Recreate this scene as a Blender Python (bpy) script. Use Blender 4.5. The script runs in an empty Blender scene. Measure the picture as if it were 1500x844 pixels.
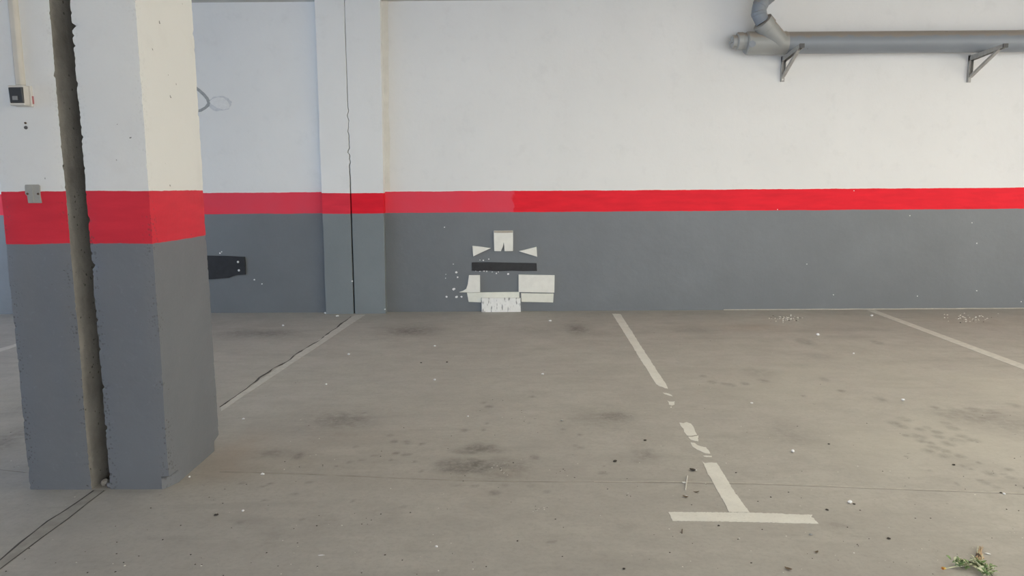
import bpy, bmesh, math, random
import numpy as np
from mathutils import Vector, Matrix, noise

# ------------------------------------------------------------------ camera, world, exposure
random.seed(7)
sc = bpy.context.scene
COL = sc.collection
FOC, PITCH, ROLL, YAW, DIST, EYE = 1089.22, 0.136809, -0.0065531, 0.0044081, 7.9568, 1.35   # focal length in px of a 1500x844 frame; metres, radians

def axes():
    cy, sy = math.cos(YAW), math.sin(YAW)
    f = Vector((-sy * math.cos(PITCH), cy * math.cos(PITCH), -math.sin(PITCH)))
    rt = Vector((cy, sy, 0)); up = rt.cross(f)
    r2 = rt * math.cos(ROLL) + up * math.sin(ROLL)
    return r2, r2.cross(f), f
RT, UP, FW = axes()
EYEP = Vector((0, -DIST, EYE))
cam_data = bpy.data.cameras.new('camera'); cam = bpy.data.objects.new('camera', cam_data); COL.objects.link(cam)
cam_data.sensor_width = 36; cam_data.lens = FOC * 36 / 1500; cam_data.clip_start = .05
cam.matrix_world = Matrix(((RT.x, UP.x, -FW.x, EYEP.x), (RT.y, UP.y, -FW.y, EYEP.y), (RT.z, UP.z, -FW.z, EYEP.z), (0, 0, 0, 1)))
sc.camera = cam

sc.view_settings.view_transform = 'Standard'; sc.view_settings.look = 'None'
sc.view_settings.gamma = 1; sc.view_settings.use_curve_mapping = False
sc.view_settings.exposure = 0.0

world = bpy.data.worlds.new('daylight'); sc.world = world; world.use_nodes = True
wt = world.node_tree; wt.nodes.clear()
FRONT_SKY = (4.5, 4.75, 5.2, 1); SIDE_SKY = (3.9, 3.55, 2.85, 1); WEST_SKY = (1.6, 2.3, 3.4, 1)      # daylight outside: cool sky behind the camera, warm sunlit yard to the right
tc = wt.nodes.new('ShaderNodeTexCoord'); sx = wt.nodes.new('ShaderNodeSeparateXYZ'); wt.links.new(tc.outputs['Generated'], sx.inputs[0])
def blend(a, b, lo, hi):
    mr = wt.nodes.new('ShaderNodeMapRange'); mr.inputs['From Min'].default_value = lo; mr.inputs['From Max'].default_value = hi
    mr.interpolation_type = 'SMOOTHSTEP'; wt.links.new(sx.outputs['X'], mr.inputs['Value'])
    mx = wt.nodes.new('ShaderNodeMix'); mx.data_type = 'RGBA'; wt.links.new(mr.outputs[0], mx.inputs['Factor'])
    for v, k in ((a, 'A'), (b, 'B')):
        if isinstance(v, tuple): mx.inputs[k].default_value = v
        else: wt.links.new(v, mx.inputs[k])
    return mx.outputs['Result']
sky = blend(blend(WEST_SKY, FRONT_SKY, -.75, -.35), SIDE_SKY, .2, .75)
bg = wt.nodes.new('ShaderNodeBackground'); wo = wt.nodes.new('ShaderNodeOutputWorld')
wt.links.new(sky, bg.inputs['Color']); wt.links.new(bg.outputs[0], wo.inputs[0])

# size of the hall (metres) and its daylight openings
XL, XR, YF, CEIL = -9.0, 9.0, -13.0, 3.235
OPEN_FRONT = (-0.5, 8.6)         # opening in the wall behind the camera, x range
OPEN_RIGHT = (-9.5, -3.0)        # opening in the right wall, y range
OPEN_LEFT = (-9.5, -0.8)         # opening added in the left wall to light the left side, y range
OPEN_H = 2.9
# diffuse fill lights added below the ceiling, out of frame, to brighten floor and wall
def area(name, loc, sx_, sy_, col, power):
    l = bpy.data.lights.new(name, 'AREA'); l.shape = 'RECTANGLE'; l.size = sx_; l.size_y = sy_; l.color = col; l.energy = power
    o = bpy.data.objects.new(name, l); COL.objects.link(o); o.location = loc; return o
AREA_MID = ((1.0, .97, .8), 24)
AREA_RIGHT = ((1.0, .96, .82), 138)
area('fill_light_mid', (-.3, -2.9, 3.2), 6.0, 2.2, *AREA_MID)
area('fill_light_right', (5.0, -5.4, 3.2), 6.0, 5.0, *AREA_RIGHT)

# ------------------------------------------------------------------ pixel <-> place helpers (photo frame 1500x844)
def ray(px, py): return RT * ((px - 750) / FOC) - UP * ((py - 422) / FOC) + FW
def on_y(px, py, Y=0.0):
    d = ray(px, py); return EYEP + d * ((Y - EYEP.y) / d.y)
def on_x(px, py, X):
    d = ray(px, py); return EYEP + d * ((X - EYEP.x) / d.x)
def on_z(px, py, Z=0.0):
    d = ray(px, py); return EYEP + d * ((Z - EYEP.z) / d.z)

# ------------------------------------------------------------------ material helpers
class NT:
    def __init__(s, name):
        s.m = bpy.data.materials.new(name); s.m.use_nodes = True; s.t = s.m.node_tree; s.n = s.t.nodes
        s.b = s.n['Principled BSDF']; s.co = s.n.new('ShaderNodeTexCoord').outputs['Object']
    def link(s, a, b): s.t.links.new(a, b)
    def put(s, sock, v):
        if isinstance(v, bpy.types.NodeSocket): s.link(v, sock)
        elif isinstance(v, (tuple, list)) and len(v) == 3 and sock.type == 'RGBA': sock.default_value = (*v, 1)
        else: sock.default_value = v
    def math(s, op, a, b=0.0, c=None, clamp=False):
        n = s.n.new('ShaderNodeMath'); n.operation = op; n.use_clamp = clamp
        s.put(n.inputs[0], a); s.put(n.inputs[1], b)
        if c is not None: s.put(n.inputs[2], c)
        return n.outputs[0]
    def xyz(s):
        n = s.n.new('ShaderNodeSeparateXYZ'); s.link(s.co, n.inputs[0]); return n.outputs
    def scale(s, v):
        n = s.n.new('ShaderNodeVectorMath'); n.operation = 'MULTIPLY'; s.link(s.co, n.inputs[0]); n.inputs[1].default_value = v; return n.outputs[0]
    def noise(s, sc_, detail=4, rough=.55, vec=None, col=False):
        n = s.n.new('ShaderNodeTexNoise'); s.link(vec or s.co, n.inputs['Vector'])
        n.inputs['Scale'].default_value = sc_; n.inputs['Detail'].default_value = detail; n.inputs['Roughness'].default_value = rough
        return n.outputs['Color' if col else 'Fac']
    def rng(s, v, a, b, c=0.0, d=1.0, smooth=False):
        n = s.n.new('ShaderNodeMapRange'); s.put(n.inputs['Value'], v)
        for k, x in zip(('From Min', 'From Max', 'To Min', 'To Max'), (a, b, c, d)): s.put(n.inputs[k], x)
        if smooth: n.interpolation_type = 'SMOOTHSTEP'
        return n.outputs[0]
    def mix(s, f, a, b, mode='MIX'):
        n = s.n.new('ShaderNodeMix'); n.data_type = 'RGBA'; n.blend_type = mode
        s.put(n.inputs['Factor'], f); s.put(n.inputs['A'], a); s.put(n.inputs['B'], b); return n.outputs['Result']
    def voronoi(s, sc_, vec=None):
        n = s.n.new('ShaderNodeTexVoronoi'); s.link(vec or s.co, n.inputs['Vector']); n.inputs['Scale'].default_value = sc_
        return n.outputs['Distance'], n.outputs['Color']
    def pits(s, sc_, size, keep):
        """small irregular pits: 1 inside a pit; KEEP is the share of cells that have one"""
        w = s.n.new('ShaderNodeVectorMath'); w.operation = 'ADD'
        k = s.n.new('ShaderNodeVectorMath'); k.operation = 'SCALE'; s.link(s.noise(sc_ * 1.7, 2, col=True), k.inputs[0]); k.inputs['Scale'].default_value = .55 / sc_
        s.link(s.co, w.inputs[0]); s.link(k.outputs[0], w.inputs[1])
        d, c = s.voronoi(sc_, w.outputs[0])
        sep = s.n.new('ShaderNodeSeparateColor'); s.link(c, sep.inputs[0])
        on = s.rng(sep.outputs[0], keep, keep - .01)
        r = s.math('MULTIPLY', sep.outputs[1], size)
        return s.math('MULTIPLY', on, s.rng(s.math('DIVIDE', d, r), .75, 1.0, 1, 0), clamp=True)
    def bump(s, h, strength=.3, dist=.01):
        n = s.n.new('ShaderNodeBump'); s.put(n.inputs['Height'], h); n.inputs['Strength'].default_value = strength; n.inputs['Distance'].default_value = dist
        if s.b.inputs['Normal'].is_linked: s.link(s.b.inputs['Normal'].links[0].from_socket, n.inputs['Normal'])
        s.link(n.outputs[0], s.b.inputs['Normal'])
    def out(s, col, rough=.7, spec=.5, metal=0.0):
        s.put(s.b.inputs['Base Color'], col); s.put(s.b.inputs['Roughness'], rough)
        s.b.inputs['Specular IOR Level'].default_value = spec; s.b.inputs['Metallic'].default_value = metal
        return s.m

WHITE = (.84, .84, .825); RED = (.93, .020, .038); RED_OLD = (.82, .075, .115); GREY = (.152, .166, .178); CONC = (.25, .23, .20)

def dado(name, z_top, z_bot, pit=None, white=None, old_until=None, grey=GREY, red=RED, slope_y=None):
    """white above, red band, grey below - painted by height"""
    t = NT(name); x, y, z = t.xyz()
    wob = t.rng(t.noise(2.2, 3), .2, .8, -.006, .006); fine = t.rng(t.noise(26, 3), .2, .8, -.0018, .0018)
    zz = t.math('ADD', z, t.math('ADD', wob, fine))
    if slope_y:                       # the lower edge of the band runs up along the side of the column
        zz2 = t.math('ADD', zz, t.math('MULTIPLY', t.math('ADD', y, slope_y[0]), slope_y[1]))
    else: zz2 = zz
    soft = t.noise(1.1, 4, .6); WH = white or WHITE
    white = t.mix(t.rng(soft, .35, .75), WH, tuple(c * .95 for c in WH))
    white = t.mix(t.math('MULTIPLY', t.rng(t.noise(5, 5, .7), .55, .8), .35), white, (.66, .66, .65))
    r = t.mix(t.rng(t.noise(3, 4, vec=t.scale((1, 1, 5))), .35, .7), red, tuple(c * .86 for c in red))
    if old_until is not None:
        f = t.rng(t.math('ADD', x, t.rng(t.noise(9, 2), .3, .7, -.03, .03)), old_until - .01, old_until + .01, 1, 0)
        patch = t.rng(t.noise(1.6, 3, .6), .42, .62)
        r = t.mix(f, r, t.mix(patch, RED_OLD, (.87, .06, .095)))
    g = t.mix(t.rng(t.noise(1.7, 5, .6), .3, .72), grey, tuple(c * 1.16 for c in grey))
    g = t.mix(t.math('MULTIPLY', t.rng(t.noise(40, 3, .7), .6, .8), .3), g, tuple(c * 1.6 for c in grey))
    c = t.mix(t.rng(zz, z_top - .0015, z_top + .0015), r, white)
    c = t.mix(t.rng(zz2, z_bot - .0015, z_bot + .0015), g, c)
    rough = t.rng(z, z_top, z_top + .01, .45, .8)
    h = t.noise(3, 5, .6)
    if pit:
        p = t.math('MAXIMUM', t.pits(pit[0], pit[1], pit[2]), t.pits(pit[0] * 2.6, pit[1], pit[2]))
        ex = t.rng(t.math('ABSOLUTE', t.math('SUBTRACT', t.math('ABSOLUTE', x), .18)), .085, .135)      # more pits towards the arrises
        clus = t.math('MULTIPLY', ex, t.rng(t.noise(4.5, 3, .6), .42, .54))
        clus = t.math('MULTIPLY', clus, t.math('MULTIPLY', t.rng(y, -.272, -.21, 1, 0), t.rng(z, 1.1, 1.36, 1, .12)))
        p = t.math('MAXIMUM', p, t.math('MULTIPLY', clus, t.math('MAXIMUM', t.pits(42, .34, .7), t.pits(80, .6, .6))))
        c = t.mix(t.math('MULTIPLY', p, .72), c, (.07, .07, .072))
        t.bump(t.math('SUBTRACT', 1, p), .5, .004)
    sp = t.pits(2.3, .035, .35)
    c = t.mix(t.math('MULTIPLY', sp, t.rng(z, z_bot, z_bot + .02, .6, 0)), c, (.75, .75, .72))
    t.bump(h, .25, .03); t.bump(t.noise(90, 4, .7), .22, .002)
    t.out(c, rough, .5)
    isred = t.math('MULTIPLY', t.rng(zz2, z_bot - .001, z_bot + .001), t.rng(zz, z_top - .001, z_top + .001, 1, 0))
    t.put(t.b.inputs['Specular IOR Level'], t.rng(isred, 0, 1, .6, .12)); return t.m

def plain(name, col, rough=.6, var=.12, nscale=8, bump=.15, spec=.5, metal=0., bdist=.003):
    t = NT(name)
    c = t.mix(t.rng(t.noise(nscale, 4, .6), .3, .72), tuple(min(1, v * (1 + var)) for v in col), tuple(v * (1 - var) for v in col))
    if bump: t.bump(t.noise(nscale * 6, 3, .6), bump, bdist)
    return t.out(c, rough, spec, metal)

def raw_concrete(name):
    t = NT(name)
    c = t.mix(t.rng(t.noise(6, 6, .65), .3, .7), (.25, .238, .215), (.40, .385, .35))
    c = t.mix(t.rng(t.noise(16, 4, .6, vec=t.scale((1, 1, .35))), .55, .72, 0, .6), c, (.42, .40, .36))
    c = t.mix(t.math('MULTIPLY', t.pits(60, .45, .3), .7), c, (.05, .048, .042))
    t.bump(t.noise(18, 6, .7), .6, .012)
    return t.out(c, .9, .3)

def ceiling_mat():
    t = NT('board marked concrete'); c = t.mix(t.rng(t.noise(1.5, 5, .6), .3, .7), (.52, .50, .46), (.62, .60, .56))
    t.bump(t.noise(12, 4), .3, .01); return t.out(c, .85)

def floor_mat():
    t = NT('trowelled garage concrete')
    at = lambda n: (lambda a: (setattr(a, 'attribute_name', n), a.outputs['Fac'])[1])(t.n.new('ShaderNodeAttribute'))
    oil, warm, dust = at('oil'), at('warm'), at('dust')
    base = t.mix(t.rng(t.noise(.55, 5, .6), .35, .68), (.42, .395, .355), (.465, .44, .395))
    base = t.mix(t.rng(t.noise(3.2, 7, .72), .40, .72, 0, .75), base, (.35, .328, .295))
    base = t.mix(t.rng(t.noise(2.4, 5, .7, vec=t.scale((.6, 2.6, 1))), .5, .75, 0, .38), base, (.53, .505, .455))
    base = t.mix(t.rng(t.noise(45, 4, .75), .48, .75, 0, .4), base, (.27, .252, .225))
    base = t.mix(t.rng(t.noise(9, 6, .75), .48, .70, 0, .5), base, (.345, .318, .28))
    tr = t.noise(1.3, 3, .6, vec=t.scale((1.1, 5.5, 1)))           # faint tyre scuffs
    base = t.mix(t.math('MULTIPLY', t.rng(tr, .56, .66), .18), base, (.26, .242, .215))
    d = t.math('MULTIPLY', dust, t.rng(t.noise(2, 4), .3, .6)); base = t.mix(t.math('MULTIPLY', d, .45, clamp=True), base, (.56, .53, .455))
    w = t.math('MULTIPLY', warm, t.rng(t.noise(5, 4), .25, .6, .5, 1)); base = t.mix(t.math('MULTIPLY', w, .55, clamp=True), base, (.36, .285, .225))
    brk = t.rng(t.noise(17, 6, .75), .36, .6, .3, 1.2)
    s = t.math('MULTIPLY', oil, brk); base = t.mix(t.math('MULTIPLY', s, .85, clamp=True), base, (.15, .138, .122))
    p = t.pits(7, .09, .32); base = t.mix(t.math('MULTIPLY', p, .45), base, (.17, .158, .145))
    t.bump(t.noise(2.5, 5, .6), .12, .02); t.bump(t.noise(110, 3, .7), .12, .0015)
    return t.out(base, t.rng(t.noise(2, 4), .3, .7, .52, .72), .4)

M = {}
M['floor'] = floor_mat(); M['ceiling'] = ceiling_mat(); M['raw'] = raw_concrete('bare joint concrete')
M['wall'] = dado('white red and grey wall paint', 1.295, 1.071, old_until=on_y(752, 295).x)
M['pilaster_old'] = dado('pilaster paint', 1.283, 1.069, red=(.84, .045, .075), grey=(.19, .215, .225))
M['pilaster_new'] = dado('pilaster paint redder', 1.284, 1.072, red=(.88, .02, .04), grey=(.19, .215, .225))
M['column'] = dado('column paint', 1.338, 1.113, pit=(15, .10, .42), white=(.77, .785, .785), red=(.72, .042, .068), grey=(.155, .168, .19))
M['line'] = None
def line_mat():
    t = NT('worn white road paint')
    c = t.mix(t.rng(t.noise(7, 5, .7), .35, .7), (.80, .78, .71), (.70, .68, .62))
    c = t.mix(t.rng(t.noise(70, 3, .7), .55, .75, 0, .5), c, (.55, .52, .46))
    t.bump(t.noise(80, 3), .2, .001); return t.out(c, .6)
M['line'] = line_mat()
M['line_dull'] = plain('dulled road paint', (.60, .575, .52), .65, .12, 20)
M['line_faded'] = plain('faded road paint', (.53, .51, .465), .65, .12, 20)
M['crack'] = plain('dark crack', (.085, .078, .07), .95, .3, 20, 0)
M['sealant'] = plain('grey joint sealant', (.34, .318, .28), .85, .2, 12)
M['sealant_light'] = plain('light joint lip', (.50, .47, .41), .7, .15, 30)
M['mastic'] = plain('beige mastic', (.73, .715, .665), .7, .08, 6)
M['pvc'] = None
def pvc(name, col, dusty=True):
    t = NT(name); c = t.mix(t.rng(t.noise(3, 4, vec=t.scale((.4, 1, 1))), .35, .65), col, tuple(v * .88 for v in col))
    if dusty:                          # dust settled on the upper side
        g = t.n.new('ShaderNodeNewGeometry'); sp = t.n.new('ShaderNodeSeparateXYZ'); t.link(g.outputs['Normal'], sp.inputs[0])
        f = t.rng(t.math('ADD', sp.outputs[2], t.rng(t.noise(9, 4), .3, .7, -.15, .15)), .25, .5, 0, .75)
        c = t.mix(f, c, (.34, .28, .22))
    c = t.mix(t.math('MULTIPLY', t.pits(10, .2, .3), .5), c, (.12, .11, .10))
    return t.out(c, .38, .5)
M['pvc'] = pvc('grey drain pipe plastic', (.27, .30, .335)); M['pvc_joint'] = pvc('paler grey fitting plastic', (.37, .38, .37))
M['steel'] = plain('galvanised steel', (.42, .41, .385), .5, .15, 25, .1, .5, .1)
M['steel_dark'] = plain('dark bracket end', (.10, .10, .10), .6, .1)
M['bolt'] = plain('bright bolt', (.75, .75, .73), .35, .05)
M['foam'] = None
def foam(name, col, scratch=False):
    t = NT(name); c = t.mix(t.rng(t.noise(14, 4, .6), .35, .7), col, tuple(v * .92 for v in col))
    if scratch:
        n = t.n.new('ShaderNodeMapping'); t.link(t.co, n.inputs[0]); n.inputs['Rotation'].default_value = (0, .45, 0); n.inputs['Scale'].default_value = (48, 4, 11)
        s = t.rng(t.noise(1.0, 2, .6, vec=n.outputs[0]), .59, .66)
        c = t.mix(t.math('MULTIPLY', s, .7), c, (.12, .12, .115))
    t.bump(t.noise(60, 4, .6), .4, .004); return t.out(c, .75)
M['foam'] = foam('off white foam', (.90, .89, .82)); M['foam_yellow'] = foam('yellowed foam', (.86, .86, .77)); M['foam_scratched'] = foam('scratched white foam', (.92, .92, .89), True)
M['foam_edge'] = plain('worn beige foam edge', (.46, .41, .34), .8, .12, 30)
M['rubber'] = plain('black rubber', (.018, .018, .02), .5, .3, 18, .3)
M['plastic_white'] = plain('cream switch plastic', (.66, .64, .60), .45, .06, 10, 0)
M['plastic_dark'] = plain('dark grey rocker plastic', (.045, .05, .056), .4, .08, 10, 0)
M['window_tab'] = plain('grey rocker window', (.28, .29, .30), .3, .05, 10, 0)
M['conduit'] = plain('painted conduit', (.60, .575, .52), .6, .06, 6, .1)
M['red_tape'] = plain('red tape', (.45, .16, .17), .6, .1, 10, 0)
M['plate'] = plain('greyish metal plate', (.36, .36, .34), .55, .1, 20, .1)
M['screw'] = plain('rusty screw', (.09, .06, .04), .7, .2, 30, 0)
M['putty'] = plain('pale filler', (.80, .80, .79), .8, .05, 30, .3)
M['smear'] = plain('grey smear', (.36, .37, .37), .85, .15, 30, .2)
M['smear_faint'] = plain('faint grey smear', (.66, .67, .68), .85, .12, 30, .2)
M['glue'] = plain('white glue', (.85, .85, .85), .6, .04, 30, 0)
M['dry_leaf'] = plain('dry brown leaf', (.13, .095, .06), .8, .3, 60, .2)
M['dark_chip'] = plain('dark chip', (.05, .042, .035), .8, .3, 60, .2)
M['leaf'] = plain('weed leaf green', (.20, .30, .12), .6, .5, 55, .2)
M['leaf_pale'] = plain('weed leaf pale edge', (.62, .63, .42), .6, .25, 55, .2)
M['root'] = plain('dry brown root', (.50, .35, .22), .85, .35, 45, .3)
M['stem'] = plain('brown stem', (.12, .10, .06), .7, .2, 40, 0)
M['petal_y'] = plain('yellow petal', (.80, .58, .10), .6, .2, 60, 0)
M['petal_o'] = plain('orange petal', (.62, .26, .07), .6, .2, 60, 0)

# ------------------------------------------------------------------ object helpers
def tag(o, label=None, cat=None, group=None, kind=None):
    if label: o['label'] = label
    if cat: o['category'] = cat
    if group: o['group'] = group
    if kind: o['kind'] = kind
    return o
def empty(name, loc, label, cat, group=None):
    o = bpy.data.objects.new(name, None); COL.objects.link(o); o.location = loc; o.empty_display_size = .1
    return tag(o, label, cat, group)
def put(name, verts, faces, mats, parent=None, midx=None, smooth=False):
    """one mesh object; VERTS in world coordinates"""
    off, q = Vector((0, 0, 0)), parent
    while q is not None: off += q.location; q = q.parent
    me = bpy.data.meshes.new(name); me.from_pydata([tuple(Vector(v) - off) for v in verts], [], faces)
    o = bpy.data.objects.new(name, me); COL.objects.link(o)
    if parent is not None: o.parent = parent
    for m in (mats if isinstance(mats, (list, tuple)) else [mats]): me.materials.append(m)
    if midx: me.polygons.foreach_set('material_index', midx)
    bm = bmesh.new(); bm.from_mesh(me); bmesh.ops.recalc_face_normals(bm, faces=bm.faces); bm.to_mesh(me); bm.free()
    if smooth: me.polygons.foreach_set('use_smooth', [True] * len(me.polygons))
    me.update(); return o
class Geo:
    def __init__(s): s.v = []; s.f = []; s.m = []
    def add(s, v, f, m=0):
        k = len(s.v); s.v += [Vector(p) for p in v]; s.f += [tuple(i + k for i in q) for q in f]; s.m += [m] * len(f); return s
    def box(s, a, b, m=0):
        (x0, y0, z0), (x1, y1, z1) = a, b
        v = [(x, y, z) for z in (z0, z1) for y in (y0, y1) for x in (x0, x1)]
        return s.add(v, [(0, 2, 3, 1), (4, 5, 7, 6), (0, 1, 5, 4), (2, 6, 7, 3), (0, 4, 6, 2), (1, 3, 7, 5)], m)
    def prism(s, ring_a, ring_b, m=0):
        n = len(ring_a); return s.add(list(ring_a) + list(ring_b), [tuple(range(n)), tuple(range(2 * n - 1, n - 1, -1))] + [(i, (i + 1) % n, n + (i + 1) % n, n + i) for i in range(n)], m)
    def beam(s, a, b, w, h, side, m=0):
        """rectangular bar from A to B, W across SIDE, H across the third way"""
        a, b = Vector(a), Vector(b); d = (b - a).normalized(); sd = Vector(side).normalized(); u = d.cross(sd).normalized()
        r = lambda p: [p + sd * (i * w / 2) + u * (j * h / 2) for i, j in ((-1, -1), (1, -1), (1, 1), (-1, 1))]
        return s.prism(r(a), r(b), m)
    def tube(s, path, rad, n=24, caps=True, m=0):
        path = [Vector(p) for p in path]; rad = rad if isinstance(rad, (list, tuple)) else [rad] * len(path)
        ref = Vector((0, 1, 0)); rings = []
        for i, p in enumerate(path):
            d = (path[min(i + 1, len(path) - 1)] - path[max(i - 1, 0)])
            if d.length < 1e-6: d = path[-1] - path[0]
            d.normalize(); r = ref if abs(d.dot(ref)) < .95 else Vector((1, 0, 0))
            u = d.cross(r).normalized(); w = u.cross(d).normalized()
            rings.append([p + (u * math.cos(2 * math.pi * k / n) + w * math.sin(2 * math.pi * k / n)) * rad[i] for k in range(n)])
        v = [q for r in rings for q in r]
        f = [(i * n + k, i * n + (k + 1) % n, (i + 1) * n + (k + 1) % n, (i + 1) * n + k) for i in range(len(path) - 1) for k in range(n)]
        if caps: f += [tuple(range(n)), tuple(range((len(path) - 1) * n, len(path) * n))]
        return s.add(v, f, m)
    def build(s, name, mats, parent=None, smooth=False): return put(name, s.v, s.f, mats, parent, s.m, smooth)
def bevel(o, w=.003, seg=2):
    b = o.modifiers.new('bevel', 'BEVEL'); b.width = w; b.segments = seg; b.limit_method = 'ANGLE'; b.angle_limit = math.radians(40); return o
def autosmooth(o, deg=35):
    me = o.data; me.polygons.foreach_set('use_smooth', [True] * len(me.polygons))
    try: me.set_sharp_from_angle(angle=math.radians(deg))
    except Exception: pass
    return o
def blob(name, p, size, mat, seed, parent=None, squash=.6, detail=1):
    bm = bmesh.new(); bmesh.ops.create_icosphere(bm, subdivisions=detail, radius=1)
    rs = random.Random(seed); sx_, sy_ = rs.uniform(.75, 1.15), rs.uniform(.6, 1.0); off = Vector((seed * 3.1, seed * 1.7, 0))
    for v in bm.verts:
        k = 1 + .5 * noise.noise(v.co * 1.6 + off); v.co = Vector((v.co.x * sx_ * k, v.co.y * sy_ * k, v.co.z * squash * k)) * size
    lo = min(v.co.z for v in bm.verts)
    a = rs.uniform(0, 6.28)
    vs = [Matrix.Rotation(a, 3, 'Z') @ v.co + Vector(p) - Vector((0, 0, lo)) for v in bm.verts]; fs = [tuple(v.index for v in f.verts) for f in bm.faces]; bm.free()
    return put(name, vs, fs, mat, parent)

# ------------------------------------------------------------------ the setting
# floor: one mesh, finely divided where the stains lie; the stains are amounts stored per vertex
FX0, FX1, FY0, STEP = -6.2, 6.2, -5.75, .017
xs = np.concatenate([[XL - .1, -7.5], np.arange(FX0, FX1, STEP), [7.5, XR + .1]])
ys = np.concatenate([[YF - .1, -9.5, -7.5], np.arange(FY0, 0.0, STEP), [.1]])
nx, ny = len(xs), len(ys)
GX, GY = np.meshgrid(xs, ys)
co = np.zeros((nx * ny, 3), dtype=np.float32); co[:, 0] = GX.ravel(); co[:, 1] = GY.ravel()
idx = np.arange(nx * ny).reshape(ny, nx)
quads = np.stack([idx[:-1, :-1], idx[:-1, 1:], idx[1:, 1:], idx[1:, :-1]], axis=-1).reshape(-1, 4).astype(np.int32)
me = bpy.data.meshes.new('floor'); me.vertices.add(len(co)); me.vertices.foreach_set('co', co.ravel())
me.loops.add(quads.size); me.loops.foreach_set('vertex_index', quads.ravel())
me.polygons.add(len(quads)); me.polygons.foreach_set('loop_start', np.arange(0, quads.size, 4, dtype=np.int32))
me.update(calc_edges=True); me.materials.append(M['floor'])
floor = bpy.data.objects.new('floor', me); COL.objects.link(floor); tag(floor, 'grey brown trowelled concrete garage floor with oil stains', 'floor', kind='structure')

def field(spots):
    """SPOTS: (photo x, y, half width px, half height px, amount, hardness) of stains seen on the floor"""
    a = np.zeros(nx * ny, dtype=np.float32); X = co[:, 0]; Y = co[:, 1]
    for (px, py, rx, ry, amt, *hd) in spots:
        c = on_z(px, py); wx = (on_z(px + rx, py) - c).length
        wy = abs(on_z(px, min(py + ry, 843)).y - on_z(px, max(py - ry, 456)).y) / 2
        h = hd[0] if hd else 1.0
        sel = np.abs(X - c.x) < 3 * wx + .05
        r2 = ((X[sel] - c.x) / max(wx, .012)) ** 2 + ((Y[sel] - c.y) / max(wy, .012)) ** 2
        a[sel] = np.maximum(a[sel], amt * np.exp(-np.power(r2, h)))
    return a
OIL = [(385, 489, 60, 6, .7), (350, 488, 30, 5, .6), (600, 485, 40, 7, .85), (845, 482, 18, 8, .85), (800, 484, 45, 6, .3), (870, 489, 40, 4, .25), (1010, 483, 35, 4, .4),
       (500, 615, 52, 12, .75), (470, 622, 70, 20, .25), (430, 665, 22, 5, .45), (437, 668, 8, 6, .8, 1.5), (400, 664, 30, 7, .5), (385, 667, 22, 7, .35), (900, 610, 30, 9, .75), (880, 612, 60, 18, .28), (1155, 635, 35, 18, .35),
       (1110, 545, 25, 8, .3), (685, 683, 50, 12, .9, 2.2), (725, 684, 58, 14, .62, 1.8), (655, 680, 20, 8, .6, 2), (703, 656, 27, 6, .85, 2), (700, 661, 38, 5, .7, 2), (730, 697, 50, 8, .45), (755, 676, 40, 4, .35), (783, 671, 7, 5, .6, 1.6),
       (944, 665, 20, 10, .5), (935, 675, 12, 5, .3), (1440, 612, 60, 10, .5), (1400, 607, 35, 4, .5), (1490, 622, 50, 14, .45), (1380, 601, 30, 2.5, .4), (10, 645, 30, 35, .6), (30, 600, 25, 12, .4),
       (1340, 650, 3, 2.5, .0), (565, 757, 25, 12, .22), (400, 788, 18, 14, .25), (475, 765, 20, 10, .18), (710, 700, 60, 5, .35), (400, 490, 8, 4, .3),
       (724, 722, 10, 3.5, .7, 1.6), (737, 711, 8, 2.5, .5, 1.6), (674, 711, 9, 2, .5), (695, 712, 4, 2.4, .7, 2), (801, 721, 6, 2.5, .5, 1.6), (779, 712, 5, 2, .5), (920, 771, 12, 5, .25),
       (1230, 770, 20, 6, .35), (1255, 785, 30, 5, .25), (1250, 460, 20, 3, .2), (1260, 482, 40, 3, .25), (1300, 530, 60, 4, .15), (1330, 556, 50, 3, .15), (1385, 528, 60, 3, .15), (1200, 522, 25, 4, .3), (1170, 535, 20, 3, .25), (1110, 543, 14, 3, .3)]
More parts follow.
